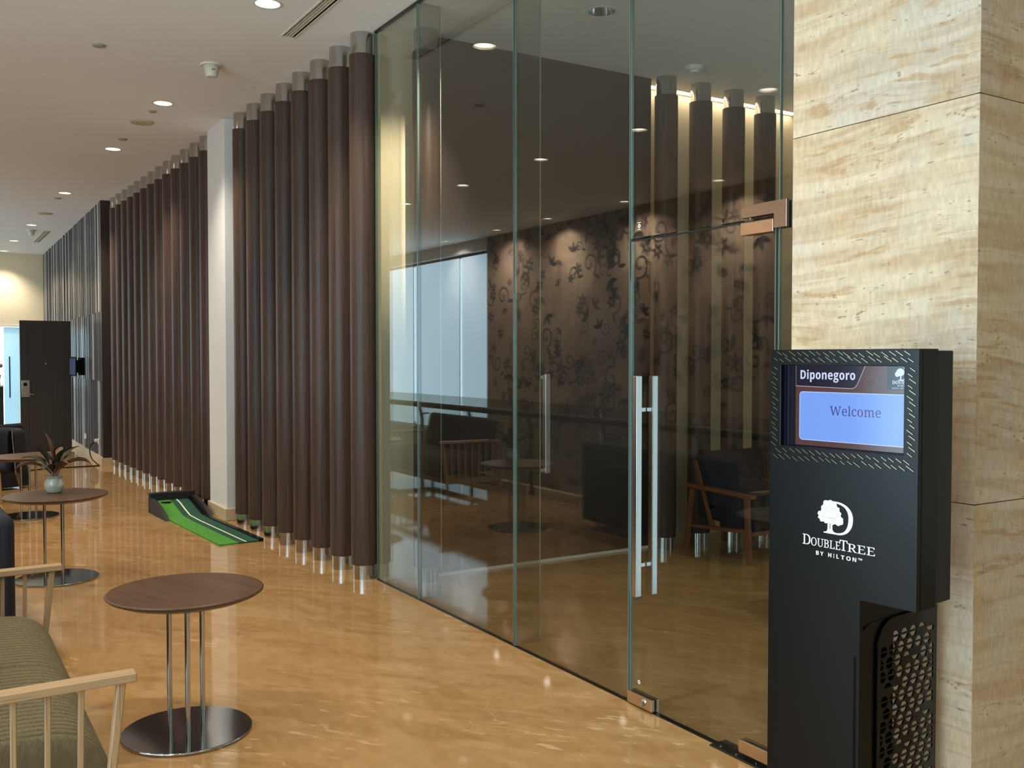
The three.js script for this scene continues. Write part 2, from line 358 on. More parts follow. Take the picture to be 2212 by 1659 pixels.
for (let k = 0; k <= 22; k++) {
  if (k === 8 || k === 9) continue;
  const x = 2.646 - 0.01145 * k, z = -6.255 - 0.3725 * k;
  if (k < 8) fin(x, z, rnd() * 6, `round dark timber fin with steel caps, ${ord[k]} from the glass wall`, 'timber fins between glass wall and white column');
  else fin(x, z, rnd() * 6, `round dark timber fin with steel caps, ${ord[k - 10]} beyond the white column`, 'timber fins beyond the white column');
}
fin(2.985, -5.955, 1, 'round dark timber fin inside the glass room, at the near end of its timber wall', 'timber fins inside the glass room');
['first', 'second', 'third', 'fourth'].forEach((o, i) => fin(5.12 + 0.37 * i, -5.94, rnd() * 6, `round dark timber fin inside the glass room, ${o} past its timber wall`, 'timber fins inside the glass room'));

// ------------------------------------------------------------------ slat wall, far door, far wall
{
  const turn = Math.atan(0.1 / 8.35), g = structGroup('wall_slat', [2.26, 0, -14.78], -turn);
  part(g, 'slat_backing', bx(0.0, 0.1, -8.55, 0.2, H, 0), M.panelWood);
  [[0.1, 1.2], [1.203, 2.2], [2.203, H]].forEach(([y0, y1], r) => {
    const gs = [], pale = []; let z = -0.004;
    while (z > -8.5) { const w = rr(0.022, 0.075); (rnd() < 0.14 ? pale : gs).push(bx(-rr(0.006, 0.03), y0, z - w + 0.004, 0.002, y1, z)); z -= w; }
    part(g, 'slat_course', merge(gs), M.slat).userData.kind = 'stuff';
    const pl = part(g, 'pale_slat_course', merge(pale), M.slatPale); pl.userData.kind = 'stuff'; pl.userData.label = 'paler slats scattered in the course';
  });
  part(g, 'slat_end_panel', bx(-0.03, 0.1, 0.0, 0.21, H, 0.012), M.panelWood);
  const b = structGroup('baseboard_slat', [2.26, 0, -14.78], -turn);
  part(b, 'baseboard_stone', merge([bx(-0.05, 0, -8.5, 0.0, 0.1, 0.025), bx(0, 0, 0, 0.21, 0.1, 0.025)]), M.baseStone);
}
{
  const d = structGroup('door_1', [1.375, 0, -17.2]);
  part(d, 'door_leaf', rbox(0.745, 2.12, 0.045, 0.003).translate(0.3725, 1.075, 0), M.darkDoor);
  part(d, 'door_panel', merge([bx(0.09, 0.1, 0.0, 0.655, 0.112, 0.028), bx(0.09, 2.03, 0.0, 0.655, 2.042, 0.028), bx(0.09, 0.1, 0, 0.102, 2.04, 0.028), bx(0.643, 0.1, 0, 0.655, 2.04, 0.028)]), M.darkDoor);
  const lock = part(d, 'lock_plate', rbox(0.12, 0.27, 0.02, 0.006).translate(0.075, 1.04, 0.032), M.brushed);
  part(lock, 'lock_reader', cyl(0.028, 0.028, 0.01, 20).rotateX(Math.PI / 2), M.black, [0.07, 1.11, 0.044]);
  part(lock, 'lever', merge([rod(V(0.075, 0.97, 0.04), V(0.075, 0.97, 0.09), 0.012), rod(V(0.07, 0.97, 0.088), V(0.19, 0.945, 0.088), 0.012, 0.009)]), M.steel);
  part(d, 'peephole', cyl(0.012, 0.012, 0.012, 16).rotateX(Math.PI / 2), M.steel, [0.37, 1.44, 0.028]);
  const h = structGroup('door_2', [1.56, 0, -23.32]);
  part(h, 'frosted_glass_window_pane', bx(0, 0.01, -0.02, 0.36, 2.19, 0.0), M.frosted);
  part(h, 'pull_handle', bx(0.09, 0.67, 0.02, 0.115, 1.56, 0.045), M.darkSteel);
}
struct('trim_1', merge([bx(1.16, 0, -23.5, 1.2, 2.2, -23.28), bx(1.16, 2.2, -23.35, 1.95, 2.24, -23.28)]), M.whitePaint);
{
  const c = thing('console_cabinet', 'dark low console cabinet beside the frosted glass door', 'cabinet', [1.36, 0, -23.15]);
  part(c, 'cabinet_body', rbox(0.32, 0.9, 0.3, 0.005).translate(0, 0.47, 0), M.charcoal); part(c, 'cabinet_top', rbox(0.34, 0.03, 0.32, 0.004).translate(0, 0.935, 0), M.whitePaint);
  const v = thing('flower_vase', 'glass vase of white and pink blossoms on the console cabinet', 'vase', [1.42, 0.95, -23.12]);
  part(v, 'vase', lathe([[0, 0], [0.06, 0], [0.05, 0.1], [0.07, 0.22], [0.06, 0.22], [0.04, 0.1], [0, 0.02]], 20), M.porcelain);
  for (let k = 0; k < 9; k++) part(v, 'blossom', new THREE.IcosahedronGeometry(0.05, 1), k % 3 ? M.whitePlastic : M.leafPink, [rr(-0.1, 0.1), rr(0.28, 0.55), rr(-0.08, 0.08)]);
}
{ // wall-mounted tablet, sockets, cable
  const t = thing('wall_tablet', 'small black tablet on a tilting bracket fixed to the slat wall', 'tablet', [2.13, 1.4, -16.55], 0.25);
  part(t, 'tablet_body', rbox(0.025, 0.3, 0.24, 0.008), M.black, [-0.06, 0, 0]);
  part(t, 'screen', rbox(0.004, 0.26, 0.2, 0.002), std('#23263a', 0.2, { emissive: new THREE.Color().setRGB(0.1, 0.12, 0.22), emissiveIntensity: 0.35 }), [-0.0735, 0, 0]);
  part(t, 'bracket', merge([bx(-0.05, -0.1, -0.06, 0.06, 0.1, 0.06), bx(0.05, -0.14, -0.08, 0.085, 0.14, 0.08)]), M.black);
  const s1 = thing('socket_plate', 'white socket plate with nothing plugged in, on the slat wall', 'socket', [2.205, 0.31, -16.3]); part(s1, 'plate', rbox(0.02, 0.08, 0.08, 0.004), M.whitePlastic);
  const s2 = thing('socket_plate', 'white socket plate with black cable plugged in, on the slat wall', 'socket', [2.213, 0.32, -15.05]); part(s2, 'plate', rbox(0.02, 0.08, 0.08, 0.004), M.whitePlastic); part(s2, 'plug', rbox(0.05, 0.045, 0.045, 0.006), M.whitePlastic, [-0.03, 0.015, 0]);
  const crv = new THREE.CatmullRomCurve3([V(2.17, 0.33, -15.05), V(2.1, 0.25, -15.06), V(2.1, 0.1, -15.0), V(2.16, 0.012, -14.85), V(2.15, 0.008, -14.68), V(1.9, 0.008, -14.64), V(1.5, 0.008, -14.62), V(1.05, 0.008, -14.4), V(0.6, 0.008, -14.3)]);
  tag(part(scene, 'power_cable', new THREE.TubeGeometry(crv, 80, 0.008, 8), M.rubber), 'thin black power cable trailing from the slat wall socket across the floor', 'cable');
}

// ------------------------------------------------------------------ glass wall and door
const GX = 2.70, GT = 0.012;
const front = thing('glass_frontage', 'full-height frameless glass frontage of panels and upright ribs, around the glass door', 'glass wall');
function pane(x0, y0, z0, x1, y1, z1, label, edges) {
  const p = part(front, 'glass_panel', new THREE.BoxGeometry(x1 - x0, y1 - y0, z1 - z0).translate((x0 + x1) / 2, (y0 + y1) / 2, (z0 + z1) / 2), M.glass, null, null, label);
  for (const e of edges) part(p, 'polished_edge', e, M.glassEdge);
}
const eZ = (z, y0, y1) => bx(GX - GT / 2 - 0.0003, y0, z - 0.002, GX + GT / 2 + 0.0003, y1, z + 0.002);
pane(GX - GT / 2, 0.004, -6.15, GX + GT / 2, H, -5.502, 'narrow full-height glass pane beside the timber fins', [eZ(-6.148, 0.004, H), eZ(-5.504, 0.004, H)]);
pane(GX - GT / 2, 0.004, -5.498, GX + GT / 2, H, -4.345, 'full-height glass pane between the two glass ribs', [eZ(-5.496, 0.004, H), eZ(-4.347, 0.004, H)]);
pane(GX - GT / 2, 0.004, -4.335, GX + GT / 2, H, -3.366, 'full-height glass pane next to the glass door', [eZ(-4.333, 0.004, H), eZ(-3.368, 0.004, H)]);
pane(GX - GT / 2, 2.072, -3.36, GX + GT / 2, H, -2.5, 'fixed glass pane above the glass door', [eZ(-3.358, 2.072, H)]);
pane(GX - GT / 2, 0.004, -2.496, GX + GT / 2, H, -2.235, 'narrow fixed glass pane between door and stone column', [eZ(-2.494, 0.004, H)]);
for (const z of [-5.5, -4.34]) {
  const p = part(front, 'glass_rib', new THREE.BoxGeometry(0.15, H - 0.004, GT).translate(GX + 0.083, H / 2 + 0.002, z), M.glass);
  part(p, 'polished_edge', bx(GX + 0.158, 0.004, z - 0.0035, GX + 0.161, H, z + 0.0035), M.glassEdgeHighlight);
}
part(front, 'floor_channel', bx(GX - 0.012, 0, -6.15, GX + 0.012, 0.004, -2.235), M.darkSteel);
part(front, 'ceiling_channel', bx(GX - 0.014, H - 0.012, -6.15, GX + 0.014, H, -2.235), M.darkSteel);
{
  const d = thing('glass_door', 'frameless glass door with tall square steel pull handles', 'door');
  part(d, 'pane', new THREE.BoxGeometry(GT, 2.05, 0.844).translate(GX, 1.04, -2.932), M.glass);
  part(d, 'polished_edge', eZ(-3.352, 0.015, 2.064), M.glassEdge); part(d, 'polished_edge', eZ(-2.512, 0.015, 2.064), M.glassEdge);
  part(d, 'polished_edge', bx(GX - 0.0063, 2.06, -3.354, GX + 0.0063, 2.065, -2.51), M.seal);
  for (const s of [-1, 1]) {
    const x = GX + s * 0.045, hd = part(d, 'pull_handle', rbox(0.03, 0.965, 0.03, 0.003).translate(x, 0.985, -3.262), M.steel);
    for (const y of [1.32, 0.64]) part(hd, 'standoff', rbox(0.04, 0.018, 0.018, 0.002).translate(GX + s * 0.024, y, -3.262), M.steel);
  }
  for (const s of [-1, 1]) {
    part(d, 'patch_fitting', rbox(0.014, 0.048, 0.165, 0.002).translate(GX + s * 0.013, 2.036, -2.595), M.patch, null, null, 'coppery steel top patch fitting');
    part(d, 'patch_fitting', rbox(0.014, 0.05, 0.16, 0.002).translate(GX + s * 0.013, 0.045, -2.59), M.patch, null, null, 'steel bottom pivot fitting');
    part(d, 'lock_fitting', rbox(0.016, 0.052, 0.17, 0.002).translate(GX + s * 0.014, 0.034, -3.27), M.patch, null, null, 'steel bottom lock fitting');
  }
  part(d, 'lock_knob', cyl(0.016, 0.018, 0.012, 20).rotateZ(Math.PI / 2), M.steel, [GX - 0.027, 0.034, -3.25]);
  for (const y of [0.11]) part(d, 'etched_mark', new THREE.RingGeometry(0.004, 0.009, 16).rotateY(-Math.PI / 2), M.ink, [GX - 0.0068, y, -3.29]);
  // transom patch fixed to the pane above
  const t = thing('transom_patch', 'L-shaped steel patch fitting joining door head, transom glass and side glass', 'fitting');
  const sh = new THREE.Shape([[-2.67, 2.078], [-2.67, 2.122], [-2.448, 2.122], [-2.448, 2.024], [-2.506, 2.024], [-2.506, 2.078]].map(p => new THREE.Vector2(...p)));
  for (const s of [-1, 1]) {
    const g = new THREE.ExtrudeGeometry(sh, { depth: 0.012, bevelEnabled: true, bevelSize: 0.0015, bevelThickness: 0.0015, bevelSegments: 2 });
    g.rotateY(-Math.PI / 2); g.translate(s < 0 ? GX - 0.0085 : GX + 0.0215, 0, 0); part(t, 'cover_plate', g, M.patchGrey);
  }
  part(t, 'screw', cyl(0.004, 0.004, 0.006, 12).rotateZ(Math.PI / 2), M.steel, [GX - 0.024, 2.07, -2.62]);
  const mk = thing('etched_mark', 'tiny white maker mark on the transom glass', 'mark', [GX - 0.0068, 2.123, -3.3]);
  part(mk, 'ring', new THREE.RingGeometry(0.005, 0.011, 4).rotateY(-Math.PI / 2), M.ink); part(mk, 'line', bx(-0.0003, 0.014, -0.011, 0.0003, 0.0165, 0.011), M.ink); part(mk, 'line', bx(-0.0003, -0.0165, -0.011, 0.0003, -0.014, 0.011), M.ink);
  const f = thing('floor_spring', 'dark steel floor spring cover plate set in the floor under the door pivot', 'hinge', [2.705, 0, -2.64]);
  part(f, 'cover_plate', rbox(0.09, 0.006, 0.34, 0.002).translate(0, 0.003, 0), M.darkSteel);
  for (const [x, z] of [[-0.02, -0.13], [-0.025, -0.04], [-0.02, 0.06], [-0.015, 0.13]]) part(f, 'screw', cyl(0.005, 0.005, 0.002, 12), M.steel, [x, 0.0072, z]);
  const h2 = part(front, 'pull_handle', rbox(0.03, 0.54, 0.03, 0.003).translate(2.9, 1.187, -4.339), M.steel, null, null, 'short square steel pull handle');
  for (const y of [1.44, 0.935]) part(h2, 'standoff', rbox(0.026, 0.018, 0.018, 0.002).translate(2.874, y, -4.339), M.steel);
}

// ------------------------------------------------------------------ ceiling fittings
const ringGeo = lathe([[0.076, 0.0], [0.078, -0.004], [0.092, -0.004], [0.094, 0.0]], 40), cupGeo = lathe([[0.076, 0.0], [0.07, 0.05], [0.0, 0.056]], 40), lensGeo = new THREE.CircleGeometry(0.0705, 40).rotateX(Math.PI / 2);
const cupMat = std('#e8e4dc', 0.35, { side: THREE.DoubleSide });
function downlight(x, z, label, I, group, aim, cone = 0.95) {
  const d = thing('downlight', label, 'downlight', [x, H, z], 0, group);
  part(d, 'trim_ring', ringGeo, M.whitePaint); part(d, 'reflector', cupGeo, cupMat); part(d, 'light_lens', lensGeo, M.lens, [0, 0.012, 0]);
  const s = new THREE.SpotLight(WARM, I, 0, cone, 0.9, 2); s.position.set(x, H - 0.008, z); s.target.position.set(...(aim || [x, 0, z])); s.castShadow = true; s.shadow.radius = 2.2; s.shadow.mapSize.set(1024, 1024); scene.add(s, s.target); return d;
}
rowA.forEach(([x, z], i) => downlight(x, z, `round lit downlight above the walkway, ${ord[i]} from the back wall`, SPOT, 'downlights above the walkway'));
rowB.forEach(([x, z], i) => downlight(x, z, `round lit downlight above the seats by the balustrade, ${ord[i]} from the back wall`, SPOT * 0.6, 'downlights above the balustrade'));
rowC.forEach(([x, z], i) => downlight(x, z, `round lit downlight washing the floral wall, ${ord[i]} from the near end`, SPOT * 1.9, 'downlights along the floral wall', null, 1.3));
bigRecess.forEach(([x, z], i) => {
  const d = thing('recessed_light', ['unlit recessed light with chrome reflector above the glass rib in the glass room', 'unlit recessed light with chrome reflector deep in the glass room'][i], 'downlight', [x, H, z]);
  part(d, 'trim_ring', lathe([[0.086, 0], [0.088, -0.004], [0.104, -0.004], [0.106, 0]], 40), M.whitePaint);
  part(d, 'reflector', lathe([[0.087, 0], [0.082, 0.06], [0.05, 0.12], [0, 0.13]], 40), std('#cfd0d0', 0.15, { metalness: 1, side: THREE.DoubleSide }));
  part(d, 'lamp', lathe([[0, 0.07], [0.03, 0.075], [0.035, 0.12]], 20), M.whitePlastic);
});
// unseen warm strip in a ceiling slot, placed to light the plaster behind the fins
function cove([x0, z0, x1, z1], L, label) {
  const d = thing('unseen_cove_light', label, 'light strip');
  part(d, 'light_strip', bx(x0 + 0.01, H + 0.05, z0 + 0.008, x1 - 0.01, H + 0.058, z1 - 0.008), std('#fff0d8', 0.6, { emissive: WARM, emissiveIntensity: L }));
  part(d, 'channel', merge([bx(x0, H + 0.058, z0, x1, H + 0.062, z1), bx(x0 - 0.004, H + 0.06, z0 - 0.01, x1 + 0.004, H + 0.07, z1 + 0.01)]), M.whitePaint);
  const a = new THREE.RectAreaLight(WARM, L, x1 - x0 - 0.02, z1 - z0 - 0.016); a.position.set((x0 + x1) / 2, H + 0.045, (z0 + z1) / 2); a.rotation.x = -Math.PI / 2; scene.add(a);
}
function unseenSpot(x, z, aim, I, cone, label) {
  const d = thing('unseen_spotlight', label, 'spotlight', [x, H, z]);
  const dir = V(aim[0] - x, aim[1] - H + 0.08, aim[2] - z).normalize();
  part(d, 'stem', cyl(0.008, 0.008, 0.06, 10).translate(0, -0.03, 0), M.darkSteel);
  const a = V(0, -0.08, 0), b = a.clone().addScaledVector(dir, 0.09);
  part(d, 'housing', rod(a.clone().addScaledVector(dir, -0.03), b, 0.032, 0.036, 20), M.darkSteel);
  part(d, 'light_lens', new THREE.CircleGeometry(0.03, 20).applyQuaternion(new THREE.Quaternion().setFromUnitVectors(V(0, 0, 1), dir)), M.lens, b.clone().addScaledVector(dir, 0.001).toArray());
  const s = new THREE.SpotLight(WARM, I, 0, cone, 0.8, 2); s.position.set(x + b.x + dir.x * 0.02, H + b.y + dir.y * 0.02, z + b.z + dir.z * 0.02); s.target.position.set(...aim); s.castShadow = true; scene.add(s, s.target);
}
unseenSpot(2.86, -4.55, [2.8, 2.6, -6.1], 34, 0.36, 'unseen small tilted spotlight placed to light the plaster strip beside the glass wall');  // out of view above, aimed to brighten the plaster strip
cove(COVE2, 10, 'unseen long warm light strip placed to light the plaster behind the room fins');
downlight(3.1, 1.5, 'unseen round lit downlight above the lobby, placed to light the right face of the stone column', SPOT * 0.75, 'unseen downlights in the lobby');  // out of view, placed to light the right face of the column
[[4.4, -2.85], [6.2, -3.0]].forEach(([x, z], i) => downlight(x, z, ['unseen round lit downlight in the glass room behind the stone column', 'unseen round lit downlight in the far corner of the glass room'][i], SPOT_ROOM, 'unseen downlights in the glass room'));  // out of view, placed to raise the brightness inside the glass room

function detector(x, z, label) {
  const d = thing('smoke_detector', label, 'detector', [x, H, z]);
  part(d, 'base_plate', cyl(0.085, 0.08, 0.012, 32).translate(0, -0.006, 0), M.plastic); part(d, 'sensor_body', lathe([[0, -0.095], [0.036, -0.095], [0.042, -0.09], [0.062, -0.012], [0, -0.012]], 32), M.plastic);
  part(d, 'label_sticker', bx(-0.012, -0.05, 0.05, 0.012, -0.042, 0.0535), M.leafTip);
}
detector(1.936, -7.5, 'cream cone-shaped smoke detector near the slot air diffuser'); detector(1.72, -18.87, 'cream cone-shaped smoke detector far along the walkway');
{ const d = thing('smoke_detector', 'white flat smoke detector on the glass room ceiling', 'detector', [5.106, H, -5.6]); part(d, 'base_plate', cyl(0.07, 0.06, 0.03, 32).translate(0, -0.015, 0), M.whitePlastic); part(d, 'sensor_body', cyl(0.04, 0.035, 0.02, 24).translate(0, -0.038, 0), M.whitePlastic); }
function disc(name, x, z, r, label, cat, mat = M.whitePlastic) {
  const d = thing(name, label, cat, [x, H, z]); part(d, 'cover_plate', cyl(r, r * 0.92, 0.012, 36).translate(0, -0.006, 0), mat); part(d, 'rim', new THREE.TorusGeometry(r, 0.004, 8, 36).rotateX(Math.PI / 2), mat, [0, -0.003, 0]);
}
disc('sprinkler_cover', 1.127, -7.45, 0.043, 'flat round sprinkler cover alone over the seating', 'sprinkler', M.sprinkler);
disc('sprinkler_cover', 1.836, -9.185, 0.032, 'small round sprinkler cover next to the ceiling speaker', 'sprinkler', M.sprinkler);
disc('sprinkler_cover', 1.808, -10.508, 0.042, 'round sprinkler cover just before the fifth walkway downlight', 'sprinkler', M.sprinkler);
disc('sprinkler_cover', 1.696, -14.888, 0.04, 'round sprinkler cover just past the sixth walkway downlight', 'sprinkler', M.sprinkler);
disc('ceiling_speaker', 1.839, -9.668, 0.105, 'cream round ceiling speaker among the walkway downlights', 'speaker', M.speaker);
disc('ceiling_speaker', 1.702, -16.573, 0.105, 'cream round ceiling speaker toward the far dark door', 'speaker', M.speaker);
function slotDiffuser([x0, z0, x1, z1], label) {
  const d = thing('slot_diffuser', label, 'air vent');
  part(d, 'frame', merge([bx(x0 - 0.012, H - 0.005, z0 - 0.012, x0, H + 0.05, z1), bx(x1, H - 0.005, z0 - 0.012, x1 + 0.012, H + 0.05, z1), bx(x0, H - 0.005, z0 - 0.012, x1, H + 0.05, z0)]), M.plastic);
  part(d, 'back_box', bx(x0, H + 0.05, z0, x1, H + 0.055, z1), M.blackMatt);
  for (let k = 1; k < 4; k++) part(d, 'blade', bx(x0 + (x1 - x0) * k / 4 - 0.005, H - 0.002, z0, x0 + (x1 - x0) * k / 4 + 0.005, H + 0.04, z1), M.plastic);
}
slotDiffuser(SLOT1, 'long slotted air diffuser in the ceiling beside the glass wall'); slotDiffuser(SLOT2, 'long slotted air diffuser in the ceiling near the slat wall');

// ------------------------------------------------------------------ balustrade
{
  const b = thing('glass_balustrade', 'frameless glass balustrade with dark round handrail along the void', 'balustrade');
  const x = -0.52; let z = -5.1;
  for (let k = 0; k < 13; k++) {
    const z0 = z - 1.37;
    part(b, 'pane', new THREE.BoxGeometry(0.012, 0.96, 1.355).translate(x, 0.56, (z + z0) / 2), M.glass);
    const p = part(b, 'post', merge([bar(V(x + 0.07, 0, z0 + 0.16), V(x + 0.07, 0.72, z0 + 0.16), 0.02, 0.06), bar(V(x + 0.07, 0.72, z0 + 0.16), V(x + 0.115, 0.88, z0 + 0.16), 0.02, 0.06)]), M.charcoal);
    for (const y of [0.24, 0.78]) part(p, 'clamp', rod(V(x - 0.03, y, z0 + 0.16), V(x + 0.06, y, z0 + 0.16), 0.01), M.darkSteel);
    z = z0;
  }
  part(b, 'handrail', rod(V(x + 0.115, 0.905, -5.1), V(x + 0.115, 0.905, z), 0.036, 0.036, 20), M.panelWood);
  part(b, 'kerb', bx(x - 0.06, 0, z, x + 0.04, 0.08, -5.08), M.baseStone);
}

// ------------------------------------------------------------------ round tables
function roundTable(x, z, dia, base, turn, label) {
  const t = thing('side_table', label, 'table', [x, 0, z], turn, 'round lounge tables');
  const r = dia / 2, top = 0.594;
  const g = lathe([[0, top - 0.034], [r - 0.05, top - 0.034], [r - 0.012, top - 0.018], [r - 0.001, top - 0.009], [r, top - 0.005], [r - 0.004, top - 0.001], [r - 0.01, top], [0, top]], 72); metreUV(g);
  part(t, 'tabletop', g, M.tableWood, null, null, 'dark walnut veneer tabletop');
  for (let k = 0; k < 3; k++) { const a = k * 2.094; part(t, 'steel_leg', cyl(0.0105, 0.0105, top - 0.05, 16).translate(0.075 * Math.cos(a), (top - 0.034 + 0.014) / 2, 0.075 * Math.sin(a)), M.brushed); }
  part(t, 'steel_base', lathe([[0, 0.016], [base - 0.004, 0.014], [base, 0.011], [base, 0.0], [0, 0]].reverse(), 72), M.mirrorSteel);
  return t;
}
roundTable(0.922, -4.05, 0.622, 0.26, 0.35, 'bare round walnut table on three steel rods, in front of the striped settee');
roundTable(0.80, -7.34, 0.675, 0.268, 0.9, 'round walnut table on steel rods carrying the potted plant');
roundTable(0.89, -10.36, 0.675, 0.268, 0.5, 'round walnut table on steel rods beside the navy tub chairs');

// ------------------------------------------------------------------ potted plant
{
  const p = thing('potted_plant', 'pink-stemmed leafy plant in a small glazed grey-green pot on the round table', 'plant', [0.80, 0.594, -7.44]);
  const pot = part(p, 'pot', lathe([[0, 0], [0.045, 0], [0.05, 0.008], [0.064, 0.04], [0.066, 0.065], [0.05, 0.098], [0.05, 0.104], [0.062, 0.116], [0.06, 0.12], [0.044, 0.106], [0.04, 0.09], [0, 0.085]], 48), M.porcelain);
  part(pot, 'soil', cyl(0.043, 0.043, 0.004, 24), M.soil, [0, 0.096, 0]);
  function leafGeo(len, wid, lean, curl, stem) {   // arching leaf in the x-y plane
    const N = 14, pos = [], idx = []; let x = 0, y = 0, a = Math.PI / 2 - lean * 0.45;
    for (let i = 0; i <= N; i++) {
      const t = i / N, w = t < stem ? 0.006 + 0.004 * t / stem : wid * Math.sin(Math.PI * Math.min(1, 0.12 + 0.88 * (t - stem) / (1 - stem))) ** 0.8 + 0.0008;
      const nx = -Math.sin(a), ny = Math.cos(a), f = 0.35 * w;
      pos.push(x + nx * f, y + ny * f, -w, x, y, 0, x + nx * f, y + ny * f, w, x - nx * 0.0015, y - ny * 0.0015, 0);
      x += len / N * Math.cos(a); y += len / N * Math.sin(a); a -= (lean * 0.9 + curl * t) / N * 1.3;
    }
    for (let i = 0; i < N; i++) { const o = 4 * i; for (const [p0, p1] of [[0, 1], [1, 2], [2, 3], [3, 0]]) idx.push(o + p0, o + p1, o + 4 + p1, o + p0, o + 4 + p1, o + 4 + p0); }
    const g = new THREE.BufferGeometry(); g.setAttribute('position', new THREE.Float32BufferAttribute(pos, 3)); g.setIndex(idx); g.computeVertexNormals(); return g;
  }
  const L = [[0.34, 0.026, 0.1, 0.5, 2.7], [0.3, 0.024, 0.55, 0.9, 0.3], [0.3, 0.026, 0.85, 1.0, 2.6], [0.3, 0.026, 0.95, 1.0, 5.9], [0.31, 0.022, 1.1, 1.0, 0.15], [0.3, 0.024, 1.05, 0.9, 3.3], [0.27, 0.022, 1.0, 1.2, 4.3], [0.3, 0.024, 0.6, 0.9, 1.2], [0.27, 0.022, 0.8, 1.2, 1.9], [0.33, 0.010, 1.0, 1.9, 6.2], [0.3, 0.024, 0.5, 0.8, 3.8], [0.25, 0.022, 0.85, 1.0, 5.1], [0.31, 0.02, 1.15, 1.1, 2.95], [0.28, 0.024, 0.7, 1.0, 0.7], [0.26, 0.022, 0.35, 0.9, 5.4]];
  const gm = M.leaf; gm.side = THREE.DoubleSide; M.leafPink.side = M.leafTip.side = THREE.DoubleSide;
  L.forEach(([len, w, lean, curl, turn], i) => part(p, 'leaf', leafGeo(len, w * 1.5, lean, curl, 0.3), i === 0 ? M.leafTip : i % 4 === 3 ? M.leafTip : M.leaf, [0, 0.098, 0], [0, turn, 0]));
  for (let k = 0; k < 9; k++) { const a = k * 0.7, q = rr(0.1, 0.32); part(p, 'pink_stem', rod(V(0.008 * Math.cos(a), 0.095, 0.008 * Math.sin(a)), V(0.11 * q * 2 * Math.cos(a), 0.2 + 0.05 * rnd(), 0.11 * q * 2 * Math.sin(a)), 0.007, 0.009, 8), M.leafPink, null, null, 'dusty pink leaf stem'); }
}

// a profile swept along z with real ribs and deep grooves between them, rounded at both ends
function ribbed(shape, len, z0, pitch = 0.038, depth = 0.024) {
  const pts = shape.getSpacedPoints(72); pts.pop(); const n = pts.length, ribs = Math.round(len / pitch), per = 12, rows = ribs * per;
  const nor = pts.map((p, i) => { const a = pts[(i + n - 1) % n], b = pts[(i + 1) % n], d = new THREE.Vector2(b.x - a.x, b.y - a.y).normalize(); return new THREE.Vector2(d.y, -d.x); });
  let area = 0; pts.forEach((p, i) => { const b = pts[(i + 1) % n]; area += p.x * b.y - b.x * p.y; }); const sg = area > 0 ? 1 : -1;
  const cx = pts.reduce((t, p) => t + p.x, 0) / n, cy = pts.reduce((t, p) => t + p.y, 0) / n, pos = [], uv = [], idx = [];
  for (let j = 0; j <= rows; j++) {
    const f = (j % per) / per, rib = -depth * Math.abs(2 * f - 1) ** 3, z = len * j / rows, e = Math.min(z, len - z), r = 0.035;
    const inset = e < r ? r - Math.sqrt(Math.max(0, r * r - (r - e) ** 2)) : 0;
    pts.forEach((p, i) => { const o = rib - inset * 0.9; pos.push(p.x + sg * nor[i].x * o, p.y + sg * nor[i].y * o, z0 + z); uv.push(p.x + p.y, z); });
  }
  for (let j = 0; j < rows; j++) for (let i = 0; i < n; i++) { const a = j * n + i, b = j * n + (i + 1) % n, c = a + n, d = b + n; sg > 0 ? idx.push(a, b, d, a, d, c) : idx.push(a, d, b, a, c, d); }
  for (const [j, q] of [[0, 1], [rows, -1]]) { const c = pos.length / 3; pos.push(cx, cy, z0 + len * j / rows); uv.push(0, 0); for (let i = 0; i < n; i++) { const a = j * n + i, b = j * n + (i + 1) % n; sg * q > 0 ? idx.push(c, b, a) : idx.push(c, a, b); } }
  const g = new THREE.BufferGeometry(); g.setAttribute('position', new THREE.Float32BufferAttribute(pos, 3)); g.setAttribute('uv', new THREE.Float32BufferAttribute(uv, 2)); g.setIndex(idx); g.computeVertexNormals(); return g;
}
